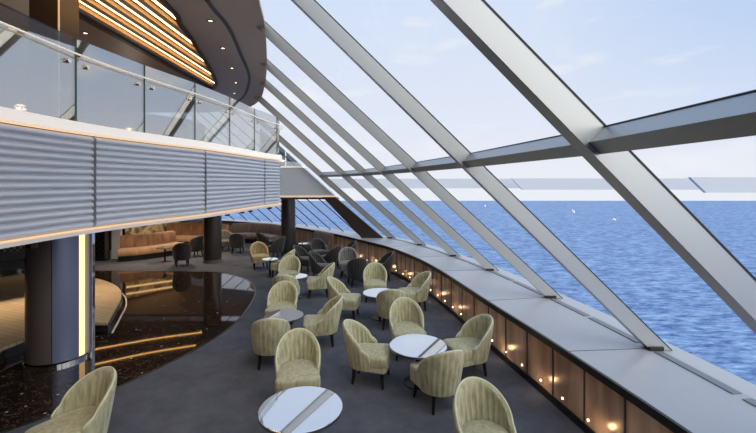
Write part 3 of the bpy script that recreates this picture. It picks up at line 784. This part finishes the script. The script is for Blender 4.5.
CH = [
 ('green', 75, 424, -.4, -.92, 'olive velvet tub chair alone at the bottom left corner beside the marble floor'),
 ('green', 298, 371, .2, -1, 'olive tub chair facing the viewer behind the nearest round table'),
 ('green', 271, 338, -.2, 1, 'olive tub chair seen squarely from behind, left of the nearest facing chair'),
 ('green', 282, 307, .05, -1, 'olive tub chair facing the viewer, first in from the marble edge behind a small table'),
 ('green', 322, 321, -1, -.15, 'olive tub chair turned left toward the small table, centre left'),
 ('green', 368, 352, 1, -.22, 'olive tub chair turned right toward the middle white table'),
 ('green', 407, 329, .1, -1, 'olive tub chair facing the viewer behind the middle white table'),
 ('green', 469, 346, -1, -.3, 'olive tub chair turned left beside the copper counter front'),
 ('green', 438, 373, -.35, 1, 'olive tub chair seen from behind, in front of the middle white table'),
 ('green', 487, 440, .2, -1, 'olive tub chair cut by the bottom edge, nearest the counter'),
 ('green', 375, 283, 0, -1, 'olive tub chair facing the viewer behind the grey round table farther back'),
 ('green', 415, 291.5, -1, -.3, 'olive tub chair turned left by the counter, at the farther round table'),
 ('green', 391, 306, -.05, 1, 'olive tub chair seen from behind at the farther round table'),
 ('green', 344, 298, 1, -.15, 'olive tub chair turned right, left of the farther round table'),
 ('green', 320, 280, -1, -.1, 'olive tub chair turned left with its back to the farther table group'),
 ('green', 289, 273.5, .05, -1, 'olive tub chair facing the viewer, farthest of the green ones in the left row'),
 ('green', 286, 290, -.05, 1, 'olive tub chair mostly hidden behind the facing chair by the marble edge'),
 ('gold', 259.5, 256, .45, -.9, 'golden tub chair standing apart at the far end of the marble floor'),
 ('green', 283, 263, -1, .1, 'olive tub chair turned left beside the small table of the golden chair'),
 ('dark', 304, 259, .9, -.3, 'charcoal tub chair turned right, just right of the farthest green chair'),
 ('dark', 321, 266, 1, -.2, 'charcoal tub chair turned right behind the green chair facing left'),
 ('grey', 348, 263, .1, -1, 'grey tub chair with pale rim facing the viewer near the far counter'),
 ('dark', 357, 271, -.2, 1, 'charcoal tub chair seen from behind, left of the farther green chair'),
 ('dark', 382, 266, -1, -.2, 'charcoal tub chair turned left close to the far counter front'),
 ('dark', 346, 253.5, -1, -.3, 'charcoal tub chair turned left under the dark steel brace'),
 ('dark', 319, 251.5, .6, -1, 'charcoal tub chair in front of the short taupe banquette'),
 ('dark', 331, 257, -.8, .4, 'charcoal tub chair behind the grey chair with pale rim'),
 ('dark', 182, 254, -.5, 1, 'charcoal tub chair drawn up to the amber banquette'),
 ('dark', 196, 246, -.8, .6, 'charcoal tub chair just left of the first black column'),
 ('grey', 226, 241, .6, -.8, 'grey tub chair just right of the first black column'),
 ('dark', 237, 243, -.2, 1, 'charcoal tub chair facing the far taupe banquette'),
 ('dark', 276, 247, -.9, .3, 'charcoal tub chair at the left foot of the second black column'),
 ('dark', 265, 242, .7, .6, 'charcoal tub chair between table and taupe banquette at the far windows'),
]
for cfg in CH: chair(*cfg)

# ------------------------------------------------------------------ tables
def make_table(d, mat='table_top', base='black_metal'):
    r = empty('round_table')
    R_ = d/2
    bm = bmesh.new(); lathe(bm, [(0, .535), (R_-.006, .535), (R_-.003, .538), (R_-.003, .559), (R_-.008, .562), (0, .562)], n=64); link_mesh('tabletop', bm, mat, r, smooth=.5)
    bm = bmesh.new(); lathe(bm, [(R_-.02, .530), (R_, .530), (R_, .555), (R_-.002, .556), (R_-.002, .534), (R_-.02, .534), (R_-.02, .530)], n=64); link_mesh('edge_ring', bm, 'table_edge', r, smooth=.5)
    bm = bmesh.new(); lathe(bm, [(0, .02), (.035, .02), (.03, .1), (.03, .48), (.09, .53), (0, .53)], n=24); link_mesh('pedestal', bm, base, r, smooth=.7)
    bm = bmesh.new(); lathe(bm, [(0, 0), (R_*.5, 0), (R_*.5, .012), (.05, .03), (0, .03)], n=40); link_mesh('base', bm, base, r, smooth=.7)
    return r
TB = [(301, 407.5, .9, 'nearest round white table with mirror-like glossy top at the bottom centre'),
      (418, 345, .86, 'round white table in the middle of four olive chairs by the counter'),
      (380, 292.5, .76, 'round glossy table farther back among four olive chairs'),
      (284, 315, .7, 'small round table between two olive chairs on the left row'),
      (296, 276, .6, 'small round table farther along the left row, beside the farthest green chair'),
      (270, 259, .5, 'small round table beside the golden chair'),
      (303, 243.5, .40, 'white table before the short taupe banquette'),
      (256, 235, .8, 'white table before the long taupe banquette'),
      (362, 262, .6, 'small round table between charcoal chairs near the far counter'),
      (165, 247, .6, 'round table in front of the amber banquette')]
for px, py, d, lb in TB:
    Y = F*(H-.56)/(py-VY); X = (px-CX)*Y/F
    t = make_table(d); t.location = (X, Y, 0); tag(t, lb, 'table', 'round lounge tables')

# ------------------------------------------------------------------ exterior
bm = bmesh.new()
prism(bm, [(-2200, -600), (2200, -600), (2200, 640), (-2200, 640)], -29, -27.4)
link_mesh('sea', bm, 'sea')
o = bpy.data.objects['sea']; tag(o, 'open blue sea to the horizon outside the windows', 'sea', kind='stuff')
ex = empty('exterior_beam', (0, 0, 0)); tag(ex, 'pale horizontal ship beam outside the windows at eye level', 'beam')
for (x0, x1, y, z0, z1) in ((-3.5, 9.2, 24, 2.62, 3.2), (7.3, 18.6, 21.6, 2.58, 3.2), (11.7, 26, 14.8, 2.6, 3.18)):
    bm = bmesh.new(); hexa(bm, [(x0+.6, y, z0), (x1, y, z0), (x1, y, z1), (x0, y, z1)], [(x0+.6, y+.14, z0), (x1, y+.14, z0), (x1, y+.14, z1), (x0, y+.14, z1)]); link_mesh('beam_section', bm, 'ext_white', ex)

# ------------------------------------------------------------------ world
GLOW = 2.6
w = bpy.data.worlds.new('sky'); S.world = w; w.use_nodes = True
nt = w.node_tree; bg = nt.nodes['Background']
tc = nt.nodes.new('ShaderNodeTexCoord'); sx = nt.nodes.new('ShaderNodeSeparateXYZ'); nt.links.new(tc.outputs['Generated'], sx.inputs[0])
# elevation ramp
cr = nt.nodes.new('ShaderNodeValToRGB')
cr.color_ramp.elements[0].position = 0.0; cr.color_ramp.elements[0].color = lin((238, 241, 249))
e1 = cr.color_ramp.elements.new(.12); e1.color = lin((230, 235, 249))
e2 = cr.color_ramp.elements.new(.45); e2.color = lin((212, 226, 250))
cr.color_ramp.elements[-1].position = 1; cr.color_ramp.elements[-1].color = lin((150, 190, 240))
nt.links.new(sx.outputs['Z'], cr.inputs[0])
# bluer towards +X
mr = nt.nodes.new('ShaderNodeMapRange'); mr.inputs['From Min'].default_value = .35; mr.inputs['From Max'].default_value = .85
nt.links.new(sx.outputs['X'], mr.inputs['Value'])
mz = nt.nodes.new('ShaderNodeMapRange'); mz.inputs['From Min'].default_value = .05; mz.inputs['From Max'].default_value = .4
nt.links.new(sx.outputs['Z'], mz.inputs['Value'])
mu = nt.nodes.new('ShaderNodeMath'); mu.operation = 'MULTIPLY'; nt.links.new(mr.outputs[0], mu.inputs[0]); nt.links.new(mz.outputs[0], mu.inputs[1])
mb = nt.nodes.new('ShaderNodeMixRGB'); mb.inputs[2].default_value = lin((152, 192, 242)); nt.links.new(mu.outputs[0], mb.inputs[0]); nt.links.new(cr.outputs[0], mb.inputs[1])
# clouds
mp = nt.nodes.new('ShaderNodeMapping'); mp.inputs['Scale'].default_value = (2.2, 2.2, 9); mp.inputs['Location'].default_value = (.3, .1, .35)
nt.links.new(tc.outputs['Generated'], mp.inputs[0])
nz = nt.nodes.new('ShaderNodeTexNoise'); nz.inputs['Scale'].default_value = 2.0; nz.inputs['Detail'].default_value = 8
nt.links.new(mp.outputs[0], nz.inputs['Vector'])
c2 = nt.nodes.new('ShaderNodeValToRGB'); c2.color_ramp.elements[0].position = .58; c2.color_ramp.elements[0].color = (0, 0, 0, 1); c2.color_ramp.elements[1].position = .74; c2.color_ramp.elements[1].color = (.85, .85, .85, 1)
nt.links.new(nz.outputs['Fac'], c2.inputs[0])
mc = nt.nodes.new('ShaderNodeMixRGB'); mc.inputs[2].default_value = lin((242, 244, 250)); nt.links.new(c2.outputs[0], mc.inputs[0]); nt.links.new(mb.outputs[0], mc.inputs[1])
# bright sky glow added behind the viewer's right shoulder to light the interior
vn = nt.nodes.new('ShaderNodeVectorMath'); vn.operation = 'DOT_PRODUCT'; vn.inputs[1].default_value = Vector((.62, -.60, .50)).normalized()
nt.links.new(tc.outputs['Generated'], vn.inputs[0])
m1 = nt.nodes.new('ShaderNodeMapRange'); m1.inputs['From Min'].default_value = .45; m1.inputs['From Max'].default_value = 1.0; nt.links.new(vn.outputs['Value'], m1.inputs['Value'])
m2 = nt.nodes.new('ShaderNodeMath'); m2.operation = 'POWER'; m2.inputs[1].default_value = 1.6; nt.links.new(m1.outputs[0], m2.inputs[0])
m3 = nt.nodes.new('ShaderNodeMath'); m3.operation = 'MULTIPLY_ADD'; m3.inputs[1].default_value = GLOW; m3.inputs[2].default_value = 1.0; nt.links.new(m2.outputs[0], m3.inputs[0])
mw = nt.nodes.new('ShaderNodeMixRGB'); mw.inputs[2].default_value = lin((255, 248, 238)); nt.links.new(m1.outputs[0], mw.inputs[0]); nt.links.new(mc.outputs[0], mw.inputs[1])
nt.links.new(m3.outputs[0], bg.inputs[1]); nt.links.new(mw.outputs[0], bg.inputs[0])

# ------------------------------------------------------------------ lamps
def spot(loc, energy, color, size=2.4, blend=.9, rad=.05):
    L = bpy.data.lights.new('ceiling_lamp', 'SPOT'); L.energy = energy; L.color = color; L.spot_size = size; L.spot_blend = blend; L.shadow_soft_size = rad
    o = bpy.data.objects.new('ceiling_lamp', L); o.location = loc; COL.objects.link(o); return o
warm = (1, .74, .50)
for y in (1, 4.5, 8, 11.5):
    L = bpy.data.lights.new('upper_deck_fill', 'POINT'); L.energy = 18; L.color = (1, .80, .62); L.shadow_soft_size = .08  # unseen fill points added to brighten the upper ceiling
    o = bpy.data.objects.new('upper_deck_fill', L); o.location = (-7.2, y, 4.5); COL.objects.link(o)
for (x, y, en) in ((-9.0, 13.9, 90), (-7.4, 15.0, 90), (-6.6, 17.0, 60), (-7.5, 10, 110), (-9.2, 8.6, 90), (-10, 17, 60), (-5.0, 14.2, 60), (-8.6, 17.0, 80)):
    spot((x, y, 2.20), en*1.7, warm)
# line lights in the under-balcony ceiling (they mirror in the marble)
for pts, lb in (([(-9.2, 10.7), (-7.3, 12.1), (-5.9, 12.8)], 'warm line light under the balcony, nearer of two'), ([(-9.4, 12.2), (-7.6, 13.3), (-6.2, 13.9)], 'warm line light under the balcony, farther of two')):
    P = crom([Vector(p) for p in pts], 6); bm = bmesh.new(); sweep(bm, P, rect(-.016, .016, 2.285, 2.305)); tag(link_mesh('line_light', bm, 'floor_led'), lb, 'ceiling light', 'line lights under the balcony')

# ------------------------------------------------------------------ camera
cam = bpy.data.cameras.new('camera'); co = bpy.data.objects.new('camera', cam); COL.objects.link(co)
co.location = (0, 0, H); co.rotation_euler = (PI/2, 0, 0)
cam.sensor_width = 36; cam.lens = F/756*36; cam.shift_y = -(216.5-VY)/756; cam.clip_end = 2000; cam.clip_start = .05
S.camera = co
S.view_settings.view_transform = 'Standard'; S.view_settings.look = 'None'; S.view_settings.exposure = 0; S.view_settings.gamma = 1
S.view_settings.use_curve_mapping = False
